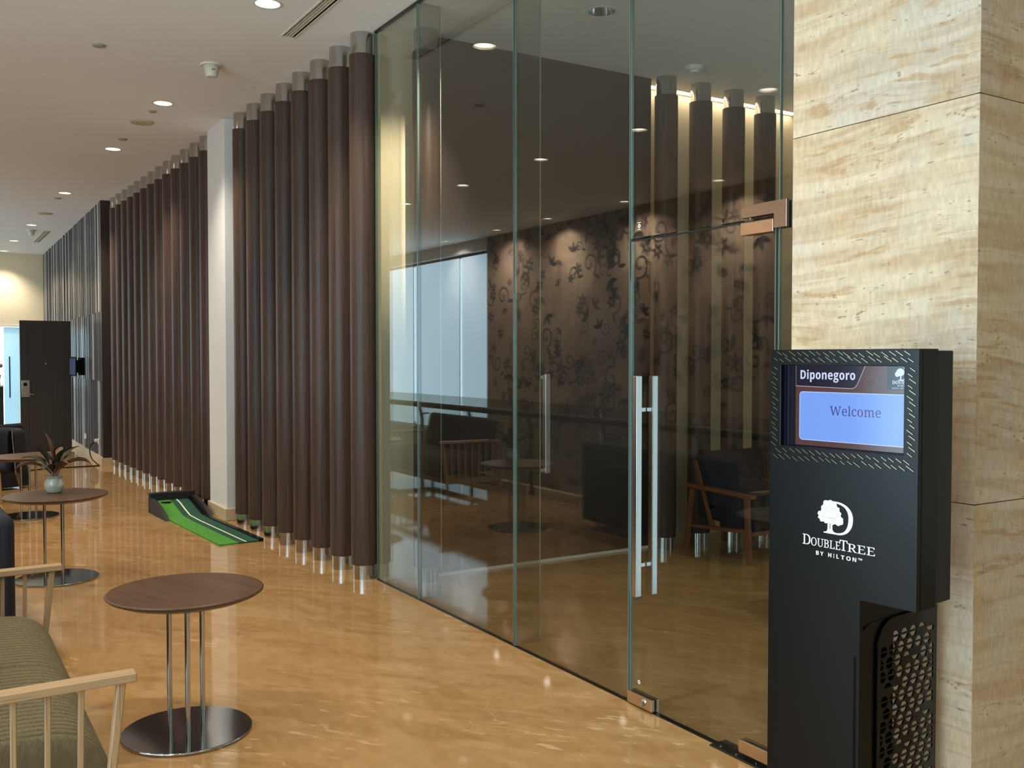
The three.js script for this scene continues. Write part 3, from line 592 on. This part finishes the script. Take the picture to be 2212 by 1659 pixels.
// ------------------------------------------------------------------ spindle-armed settees (front faces +x)
function settee(x, z, turn, len, label, cloth, backCloth) {
  const s = thing('settee', label, 'settee', [x, 0, z], turn, 'spindle-armed settees');
  const half = len / 2, n = 2, cw = (len - 0.16) / n;
  const prof = new THREE.Shape(); prof.moveTo(-0.33, 0.24); prof.lineTo(-0.33, 0.43); prof.quadraticCurveTo(0, 0.455, 0.2, 0.435); prof.bezierCurveTo(0.3, 0.42, 0.345, 0.36, 0.355, 0.27); prof.quadraticCurveTo(0.36, 0.2, 0.33, 0.19); prof.lineTo(0.2, 0.22); prof.closePath();
  for (let k = 0; k < n; k++) {
    part(s, 'seat_cushion', ribbed(prof, cw - 0.006, -half + 0.08 + k * cw + 0.003), cloth);
    const bk = rbox(0.16, 0.42, cw - 0.02, 0.05, 4); bk.rotateZ(0.2); bk.translate(-0.31, 0.63, -half + 0.08 + (k + 0.5) * cw); part(s, 'back_cushion', bk, backCloth);
  }
  part(s, 'seat_frame', merge([bx(-0.36, 0.13, -half + 0.03, 0.3, 0.19, -half + 0.07), bx(-0.36, 0.13, half - 0.07, 0.3, 0.19, half - 0.03), bx(0.24, 0.13, -half + 0.04, 0.29, 0.19, half - 0.04), bx(-0.37, 0.13, -half + 0.04, -0.32, 0.19, half - 0.04)]), M.oak);
  part(s, 'back_rail', bar(V(-0.44, 0.8, -half), V(-0.44, 0.8, half), 0.03, 0.05), M.oak);
  for (const q of [-1, 1]) {
    const zz = q * half;
    part(s, 'arm_rail', bar(V(-0.42, 0.6, zz), V(0.405, 0.605, zz), 0.028, 0.055), M.oakRail);
    for (let k = 0; k < 8; k++) { const xx = -0.36 + k * 0.088; part(s, 'spindle', bar(V(xx * 0.97, 0.17, zz), V(xx, 0.595, zz), 0.016, 0.016), M.oak); }
    part(s, 'leg', bar(V(0.30, 0, zz), V(0.365, 0.6, zz), 0.024, 0.034), M.oak);
    part(s, 'leg', bar(V(-0.36, 0, zz), V(-0.45, 0.82, zz), 0.028, 0.034), M.oak);
  }
  return s;
}
settee(0.13, -3.865, 0, 1.735, 'oak settee with spindle arms and olive ribbed seat cushions by the bare round table', M.ribCloth, M.ribClothDark);
settee(0.12, -10.25, 0, 1.7, 'oak settee with spindle arms and dark ribbed cushions behind the farthest round table', M.ribClothDark, M.darkCloth);
// dark settee whose upholstered back faces the walkway
{
  const s = thing('settee', 'dark navy upholstered settee with plain high back turned to the walkway', 'settee', [-0.035, 0, -6.1], 0.05);
  const bk = rbox(0.16, 0.72, 1.95, 0.05, 4); part(s, 'backrest', bk.translate(0.29, 0.43, 0), M.navy);
  part(s, 'seat_base', rbox(0.5, 0.3, 1.8, 0.03, 3).translate(0.0, 0.24, 0), M.navyLight); part(s, 'seat_cushion', rbox(0.48, 0.12, 1.66, 0.04, 3).translate(-0.02, 0.44, 0), M.navy);
  for (const q of [-1, 1]) { part(s, 'armrest', rbox(0.55, 0.42, 0.12, 0.04, 3).translate(0.02, 0.3, q * 0.9), M.navy); for (const x of [-0.18, 0.25]) part(s, 'leg', cyl(0.02, 0.015, 0.1, 12).translate(x, 0.05, q * 0.85), M.oak); }
}
// navy tub chairs at the far end
function tubChair(x, z, turn, label, skirt) {
  const c = thing('tub_chair', label, 'armchair', [x, 0, z], turn, 'navy tub chairs');
  const y0 = skirt ? 0.02 : 0.3, sweep = 3.9;
  const prof = [[0.3, y0], [0.36, y0 + 0.01], [0.385, 0.4], [0.36, 0.72], [0.33, 0.765], [0.29, 0.76], [0.27, 0.7], [0.27, y0]].map(p => new THREE.Vector2(...p));
  if (skirt) { prof[0].x = 0.36; prof[1].x = 0.43; }
  part(c, 'shell', new THREE.LatheGeometry(prof, 40, -sweep / 2 + Math.PI, sweep), new THREE.MeshStandardMaterial({ color: '#17171f', roughness: 0.85, side: THREE.DoubleSide }));
  for (const q of [-1, 1]) { const a = Math.PI + q * sweep / 2; part(c, 'piping', rod(V(0.38 * Math.sin(a), y0, 0.38 * Math.cos(a)), V(0.335 * Math.sin(a), 0.765, 0.335 * Math.cos(a)), 0.007), M.piping, null, null, 'tan piping along the shell edge'); }
  part(c, 'seat_cushion', lathe([[0, skirt ? 0.05 : 0.3], [0.28, skirt ? 0.05 : 0.3], [0.3, 0.36], [0.28, 0.43], [0.2, 0.45], [0, 0.455]], 40), M.navyLight);
  if (!skirt) for (const [x1, z1] of [[-0.2, 0.2], [0.2, 0.2], [-0.2, -0.2], [0.2, -0.2]]) part(c, 'leg', rod(V(x1 * 1.25, 0, z1 * 1.25), V(x1, 0.32, z1), 0.011, 0.02), M.oak);
  return c;
}
tubChair(0.62, -11.75, -0.5, 'navy tub chair on tapered pale wood legs behind the far round table', false);
tubChair(0.74, -12.95, 2.2, 'navy tub chair upholstered to the floor behind the other tub chair', true);

// ------------------------------------------------------------------ armchair inside the glass room (faces +z)
{
  const c = thing('armchair', 'low armchair with teak frame and black cushions inside the glass room', 'armchair', [5.6, 0, -5.45]);
  const hw = 0.35;
  for (const q of [-1, 1]) {
    part(c, 'arm_rail', bar(V(q * hw, 0.525, -0.36), V(q * hw, 0.505, 0.36), 0.03, 0.06), M.teak);
    part(c, 'leg', bar(V(q * (hw + 0.01), 0, 0.33), V(q * hw, 0.5, 0.29), 0.03, 0.045), M.teak); part(c, 'leg', bar(V(q * (hw + 0.01), 0, -0.36), V(q * hw, 0.5, -0.3), 0.03, 0.045), M.teak);
    part(c, 'back_stile', bar(V(q * (hw - 0.05), 0.2, -0.12), V(q * (hw - 0.05), 0.72, -0.32), 0.025, 0.04), M.teak);
    part(c, 'seat_rail', bar(V(q * (hw - 0.01), 0.24, 0.31), V(q * (hw - 0.01), 0.2, -0.33), 0.025, 0.05), M.teak);
  }
  part(c, 'stretcher', bar(V(-hw, 0.22, 0.3), V(hw, 0.22, 0.3), 0.03, 0.04), M.teak);
  const s = rbox(0.6, 0.16, 0.62, 0.04, 4); s.rotateX(0.08); part(c, 'seat_cushion', s.translate(0, 0.33, 0.0), M.navy);
  const b = rbox(0.6, 0.5, 0.14, 0.04, 4); b.rotateX(-0.36); part(c, 'back_cushion', b.translate(0, 0.55, -0.21), M.navy);
}

// ------------------------------------------------------------------ indoor putting mat
{
  const c = thing('putting_mat', 'green indoor putting mat with white aiming line and black ramped return', 'golf mat', [2.02, 0, -8.87], 0.055);
  // local: x across (0 = walkway side), z along; near end at +0.95, ramp from -0.55 to -1.05
  const zs = [0.95, 0.3, -0.3, -0.62, -0.8, -0.95, -1.08], ys = [0.012, 0.012, 0.012, 0.02, 0.06, 0.1, 0.12];
  const strip = (x0, x1, lift) => {
    const pos = [], uv = [], idx = [];
    zs.forEach((z, i) => { pos.push(x0, ys[i] + lift, z, x1, ys[i] + lift, z); uv.push(x0, z, x1, z); });
    zs.forEach((z, i) => { pos.push(x0, lift > 0.001 ? ys[i] : 0, z, x1, lift > 0.001 ? ys[i] : 0, z); uv.push(x0, z, x1, z); });
    const n = zs.length; for (let i = 0; i < n - 1; i++) { const a = 2 * i, b = 2 * i + 1, d = 2 * i + 2, e = 2 * i + 3; idx.push(a, b, e, a, e, d); const o = 2 * n; idx.push(o + a, a, d, o + a, d, o + d, b, o + b, o + e, b, o + e, e); }
    idx.push(2 * n, 2 * n + 1, 1, 2 * n, 1, 0); const l = 2 * n - 2; idx.push(l, l + 1, 2 * n + l + 1, l, 2 * n + l + 1, 2 * n + l);
    const g = new THREE.BufferGeometry(); g.setAttribute('position', new THREE.Float32BufferAttribute(pos, 3)); g.setAttribute('uv', new THREE.Float32BufferAttribute(uv, 2)); g.setIndex(idx); g.computeVertexNormals();
    return g.toNonIndexed();
  };
  const fix = g => { g.computeVertexNormals(); return g; };
  part(c, 'light_turf', fix(strip(0, 0.16, 0)), M.turf, null, null, 'bright green turf band'); part(c, 'dark_turf', fix(strip(0.16, 0.335, 0)), M.turfDark, null, null, 'dark green turf band');
  part(c, 'aiming_line', fix(strip(0.218, 0.231, 0.0012)), M.turfLine, null, null, 'cream aiming line');
  part(c, 'return_rail', fix(strip(0.335, 0.375, 0.012)), M.black); part(c, 'return_rail', bx(0.335, 0, -1.08, 0.375, 0.012, 0.95), M.black);
  const side = new THREE.Shape(); side.moveTo(0.5, 0); side.lineTo(1.12, 0); side.lineTo(1.12, 0.15); side.lineTo(1.0, 0.15); side.quadraticCurveTo(0.75, 0.12, 0.55, 0.03); side.closePath();
  for (const x of [-0.035, 0.375]) { const g = new THREE.ExtrudeGeometry(side, { depth: 0.035, bevelEnabled: false, curveSegments: 10 }); g.rotateY(Math.PI / 2); g.translate(x, 0, 0); part(c, 'ramp_side', g, M.charcoal); }
  part(c, 'back_stop', rbox(0.445, 0.2, 0.06, 0.012, 3).translate(0.1875, 0.1, -1.11), M.blackMatt);
  part(c, 'cup', cyl(0.05, 0.05, 0.004, 28), M.blackMatt, [0.1, 0.114, -1.0], [-0.14, 0, 0]);
}

// ------------------------------------------------------------------ information kiosk
{
  const A = 6.05 * Math.PI / 180;
  const k = thing('display_kiosk', 'slim black metal information kiosk with a lit welcome screen, before the stone column', 'kiosk', [2.0, 0, -1.881], A - Math.PI / 2);
  const W = 0.434, top = 1.57, bot = 0.935;
  // upper housing: face plate with screen opening, casing behind
  const face = new THREE.Shape(); face.moveTo(0.002, bot); face.lineTo(W - 0.002, bot); face.lineTo(W - 0.002, top - 0.002); face.lineTo(0.002, top - 0.002); face.closePath();
  const op = new THREE.Path(); op.moveTo(0.034, 1.308); op.lineTo(0.034, 1.529); op.lineTo(0.397, 1.529); op.lineTo(0.397, 1.308); op.closePath(); face.holes.push(op);
  part(k, 'face_plate', metreUV(new THREE.ExtrudeGeometry(face, { depth: 0.014, bevelEnabled: true, bevelSize: 0.0018, bevelThickness: 0.0018, bevelSegments: 2 }).translate(0, 0, -0.0158)), M.black);
  part(k, 'casing', merge([bx(0, bot, -0.088, 0.02, top, -0.018), bx(W - 0.02, bot, -0.088, W, top, -0.018), bx(0.02, top - 0.02, -0.088, W - 0.02, top, -0.018), bx(0.02, bot, -0.088, W - 0.02, bot + 0.02, -0.018), bx(0.02, bot, -0.088, W - 0.02, top, -0.08)]), M.black);
  part(k, 'rear_box', rbox(W - 0.01, top - bot - 0.004, 0.082, 0.003).translate(W / 2, (top + bot) / 2 - 0.002, -0.13), M.charcoal, null, null, 'charcoal rear equipment box');
  // lower stand
  part(k, 'front_panel', bx(0, 0, -0.016, 0.282, bot, 0), M.black);
  part(k, 'front_lip', bx(0.282, bot - 0.004, -0.088, W, bot, -0.0), M.black);
  const sideTop = 0.86, rad = 0.075;
  part(k, 'stand_cap', bx(0.02, sideTop - 0.006, -0.38, 0.272, bot - 0.001, -0.017), M.black);
  const plate = (z0, z1, curve) => { const s = new THREE.Shape(); s.moveTo(z0, 0); s.lineTo(z1, 0); s.lineTo(z1, sideTop); if (curve) { s.lineTo(z0 + rad, sideTop); s.absarc(z0 + rad, sideTop - rad, rad, Math.PI / 2, Math.PI, false); } else s.lineTo(z0, sideTop); s.closePath(); return s; };
  const toSide = (g, x) => { g.rotateY(Math.PI / 2); g.translate(x, 0, 0); return g; };        // shape x -> local -z
  part(k, 'side_band', toSide(new THREE.ExtrudeGeometry(plate(0.0, 0.172, true), { depth: 0.008, bevelEnabled: false }), 0.266), M.black);
  const per = plate(0.086, 0.382, true);
  // laced trapezoid cut-outs
  const P = 0.0166, hh = 0.0122, w = 0.038, pitch = 0.0435;
  for (let r = 0; r < 48; r++) {
    const y = 0.03 + r * P, pair = r >> 1, up = r % 2; let c = 0;
    for (let x = 0.1 - (pair % 2) * pitch / 2 - (pair % 3) * 0.006; x < 0.36; x += pitch, c++) {
      const x0 = Math.max(x, 0.1), x1 = Math.min(x + w, 0.364); if (x1 - x0 < 0.012 || (r * 5 + c * 7 + pair) % 12 === 0) continue;
      const ca = x0 > x ? 0.001 : 0.01, cb = x1 < x + w ? 0.001 : 0.01, q = new THREE.Path();
      if (y + hh > sideTop - 0.02 - Math.max(0, 0.16 - x0) * 0.8) continue;
      if (up) { q.moveTo(x0, y); q.lineTo(x0 + ca, y + hh); q.lineTo(x1 - cb, y + hh); q.lineTo(x1, y); } else { q.moveTo(x0 + ca, y); q.lineTo(x0, y + hh); q.lineTo(x1, y + hh); q.lineTo(x1 - cb, y); }
      q.closePath(); per.holes.push(q);
    }
  }
  const perGeo = new THREE.ExtrudeGeometry(per, { depth: 0.004, bevelEnabled: false });
  part(k, 'perforated_side', toSide(perGeo, 0.2775), M.black, null, null, 'black side panel laced with trapezoid cut-outs');
  part(k, 'perforated_side', perGeo.clone().translate(-0.2755, 0, 0), M.black, null, null, 'black side panel laced with trapezoid cut-outs');
  part(k, 'base_plate', bx(0, 0, -0.382, 0.282, 0.008, -0.016), M.black);
  // raised slit pattern round the screen
  const slits = [], slit = (x, y, l) => { const g = new THREE.BoxGeometry(l, 0.0018, 0.003); g.rotateZ(-0.56); g.translate(x, y, 0.0012); slits.push(g); };
  for (const [y0, y1] of [[1.538, 1.562], [1.273, 1.301]]) for (let i = 0; i < 20; i++) for (let j = 0; j < 2; j++) { const x = 0.02 + i * 0.0208 + j * 0.012 + rr(-0.002, 0.002); if (x < W - 0.016) slit(x, y0 + (y1 - y0) * (0.2 + 0.6 * j) + rr(-0.003, 0.003), rr(0.016, 0.026)); }
  for (const x0 of [0.017, 0.416]) for (let i = 0; i < 16; i++) slit(x0 + (i % 2 ? 0.003 : -0.003), 1.312 + i * 0.0138, rr(0.014, 0.022));
  part(k, 'slit_pattern', merge(slits), std('#8d7f66', 0.25, { metalness: 1 }), null, null, 'fine diagonal bright slits around the screen');
  // screen
  const sx0 = 0.02, sx1 = 0.41, sy0 = 1.295, sy1 = 1.54, S = 4000;
  const tex = canvasTex(1560, 980, (g, w, h) => {
    const X = x => (x - sx0) * S, Y = y => (sy1 - y) * S;
    g.fillStyle = '#12131f'; g.fillRect(0, 0, w, h);
    g.fillStyle = '#1c2036'; g.fillRect(X(0.026), 0, 26, h); g.fillStyle = '#262b46'; g.fillRect(X(0.04), 0, 18, h);  // paler upright stripes paint reflections onto the dark bezel
    g.fillStyle = '#553c39'; g.fillRect(X(0.066), 0, w, Y(1.312));
    for (let i = 0; i < 60; i++) { g.globalAlpha = 0.15; g.fillStyle = i % 2 ? '#6a4a40' : '#46322f'; g.fillRect(X(0.066) + rnd() * 1200, rnd() * 920, rr(60, 300), rr(4, 16)); } g.globalAlpha = 1;
    g.strokeStyle = '#6b5048'; g.lineWidth = 5; g.beginPath(); g.arc(X(0.292), Y(1.483), 70, 0, 7); g.moveTo(X(0.30), Y(1.475)); g.lineTo(X(0.318), Y(1.515)); g.stroke();
    g.fillStyle = '#1d1c2c'; g.strokeStyle = '#b9a9bd'; g.lineWidth = 7; g.beginPath(); g.moveTo(X(0.066), Y(1.545)); g.lineTo(X(0.283), Y(1.545)); g.lineTo(X(0.253), Y(1.480)); g.quadraticCurveTo(X(0.246), Y(1.468), X(0.234), Y(1.468)); g.lineTo(X(0.066), Y(1.4715)); g.closePath(); g.fill(); g.stroke();
    g.fillStyle = '#12131f'; g.fillRect(X(0.05), 0, X(0.066) - X(0.05), h);
    g.fillStyle = '#d5dcff'; g.font = 'bold 132px sans-serif'; g.textBaseline = 'alphabetic'; g.save(); g.translate(X(0.078), Y(1.4905)); const tw = g.measureText('Diponegoro').width; g.scale(0.17 * S / tw, 1); g.fillText('Diponegoro', 0, 0); g.restore();
    g.fillStyle = '#231f2e'; g.fillRect(X(0.336), 0, w, Y(1.468));
    g.fillStyle = '#cfe0ff'; g.beginPath(); g.ellipse(X(0.371), Y(1.512), 44, 38, 0, 0, 7); g.fill(); g.beginPath(); g.ellipse(X(0.363), Y(1.507), 26, 26, 0, 0, 7); g.fill(); g.fillRect(X(0.3705), Y(1.504), 14, 50); g.fillRect(X(0.3655), Y(1.4935), 56, 9);
    g.lineWidth = 9; g.strokeStyle = '#cfe0ff'; g.beginPath(); g.arc(X(0.374), Y(1.508), 62, -1.2, 1.4); g.stroke();
    g.font = 'bold 46px serif'; g.fillText('DOUBLETREE', X(0.3495), Y(1.4825)); g.font = 'bold 20px sans-serif'; g.fillText('BY HILTON', X(0.364), Y(1.4765)); g.font = '18px sans-serif'; g.fillText('JAKARTA · DIPONEGORO', X(0.3495), Y(1.4705));
    g.fillStyle = '#7aa2f6'; g.strokeStyle = '#b6d0ff'; g.lineWidth = 8; g.beginPath(); g.roundRect ? g.roundRect(X(0.079), Y(1.456), X(0.45) - X(0.079), Y(1.327) - Y(1.456), 36) : g.rect(X(0.079), Y(1.456), X(0.45) - X(0.079), Y(1.327) - Y(1.456)); g.fill(); g.stroke();
    g.fillStyle = '#40367e'; g.font = '136px serif'; g.save(); g.translate(X(0.172), Y(1.3965)); const t2 = g.measureText('Welcome').width; g.scale(0.149 * S / t2, 1); g.fillText('Welcome', 0, 0); g.restore();
  });
  const scr = new THREE.PlaneGeometry(sx1 - sx0, sy1 - sy0).translate((sx0 + sx1) / 2, (sy0 + sy1) / 2, -0.025);
  part(k, 'screen', scr, phy('#050506', 0.12, { emissive: 0xffffff, emissiveMap: tex, emissiveIntensity: 1.06 }), null, null, 'lit blue welcome screen');
  part(k, 'screen_backing', bx(0.02, 1.28, -0.04, 0.414, 1.55, -0.027), M.blackMatt);
  // printed emblem and name on the front
  const loader = new FontLoader(), serif = await loader.loadAsync('fonts/droid/droid_serif_regular.typeface.json'), sans = await loader.loadAsync('fonts/droid/droid_sans_bold.typeface.json');
  const word = (font, str, x0, x1, y, size) => {
    const g = new TextGeometry(str, { font, size, depth: 0.0006, curveSegments: 6, bevelEnabled: false }); g.computeBoundingBox(); const b = g.boundingBox;
    g.translate(-b.min.x, 0, 0); g.scale((x1 - x0) / (b.max.x - b.min.x), 1, 1); g.translate(x0, y, 0.0002); return g;
  };
  part(k, 'front_lettering', merge([word(serif, 'D', 0.110, 0.1345, 1.0495, 0.0275), word(serif, 'OUBLE', 0.1365, 0.2245, 1.0495, 0.0215), word(serif, 'T', 0.2225, 0.2455, 1.0495, 0.0275), word(serif, 'REE', 0.2455, 0.323, 1.0495, 0.0215)]), M.ink, null, null, 'off-white serif lettering');
  part(k, 'front_lettering', merge([word(sans, 'B', 0.152, 0.1605, 1.0265, 0.0108), word(sans, 'Y', 0.165, 0.1745, 1.0265, 0.0108), ...[...'HILTON'].map((ch, i) => word(sans, ch, [0.189, 0.2045, 0.2135, 0.2265, 0.2425, 0.2605][i], [0.1985, 0.207, 0.2205, 0.237, 0.255, 0.271][i], 1.0265, 0.0108)), word(sans, 'TM', 0.276, 0.2875, 1.033, 0.0048)]), M.ink, null, null, 'off-white small capitals lettering');
  const dS = new THREE.Shape(); dS.moveTo(0.196, 1.1735); dS.bezierCurveTo(0.238, 1.178, 0.26, 1.158, 0.2605, 1.134); dS.bezierCurveTo(0.261, 1.104, 0.241, 1.088, 0.217, 1.088); dS.lineTo(0.1745, 1.0885); dS.lineTo(0.1745, 1.0912); dS.bezierCurveTo(0.182, 1.0918, 0.1855, 1.094, 0.186, 1.1); dS.lineTo(0.1862, 1.116); dS.lineTo(0.1925, 1.116); dS.lineTo(0.1925, 1.1); dS.lineTo(0.1945, 1.1); dS.lineTo(0.1945, 1.116); dS.lineTo(0.2005, 1.116); dS.lineTo(0.2005, 1.102); dS.bezierCurveTo(0.2012, 1.0945, 0.206, 1.0925, 0.214, 1.0925); dS.bezierCurveTo(0.237, 1.0925, 0.2475, 1.108, 0.2475, 1.134); dS.bezierCurveTo(0.2475, 1.155, 0.235, 1.169, 0.206, 1.1695); dS.closePath();
  part(k, 'emblem_letter', new THREE.ExtrudeGeometry(dS, { depth: 0.0006, bevelEnabled: false, curveSegments: 24 }), M.ink);
  // tree crown: one ragged outline with small gaps between leaves
  const crown = [[0.155, 1.137], [0.158, 1.143], [0.1655, 1.1445], [0.1665, 1.154], [0.172, 1.161], [0.173, 1.169], [0.181, 1.1745], [0.19, 1.1755], [0.2, 1.174], [0.2045, 1.169], [0.213, 1.1665], [0.2155, 1.16], [0.2215, 1.156], [0.222, 1.149], [0.2265, 1.143], [0.2255, 1.136], [0.2325, 1.131], [0.2325, 1.123], [0.2275, 1.1155], [0.22, 1.112], [0.21, 1.115], [0.203, 1.1125], [0.193, 1.1155], [0.183, 1.114], [0.176, 1.117], [0.168, 1.1165], [0.163, 1.1215], [0.158, 1.125], [0.159, 1.131]];
  const cs = new THREE.Shape(); crown.forEach(([x, y], i) => { const n = crown[(i + 1) % crown.length], mx = (x + n[0]) / 2, my = (y + n[1]) / 2, cx = 0.193, cy = 1.143, q = 0.0022, d = Math.hypot(mx - cx, my - cy); if (!i) cs.moveTo(x, y); cs.quadraticCurveTo(mx + (mx - cx) / d * q * (i % 2 ? 1.6 : -0.8), my + (my - cy) / d * q * (i % 2 ? 1.6 : -0.8), n[0], n[1]); });
  for (let i = 0; i < 34; i++) { const a = rr(0, 6.28), r = Math.sqrt(rnd()) * 0.85, x = 0.194 + 0.03 * r * Math.cos(a), y = 1.141 + 0.024 * r * Math.sin(a), p = new THREE.Path(); p.absellipse(x, y, 0.0012, 0.0006, 0, Math.PI * 2, true, rr(0, 3)); cs.holes.push(p); }
  part(k, 'emblem_tree', new THREE.ExtrudeGeometry(cs, { depth: 0.0008, bevelEnabled: false, curveSegments: 4 }), M.ink, [0, 0, 0.0001]);
}

// ------------------------------------------------------------------ finish
scene.traverse(o => { if (o.isMesh) { o.castShadow = true; o.receiveShadow = true; } });
renderer.render(scene, camera);
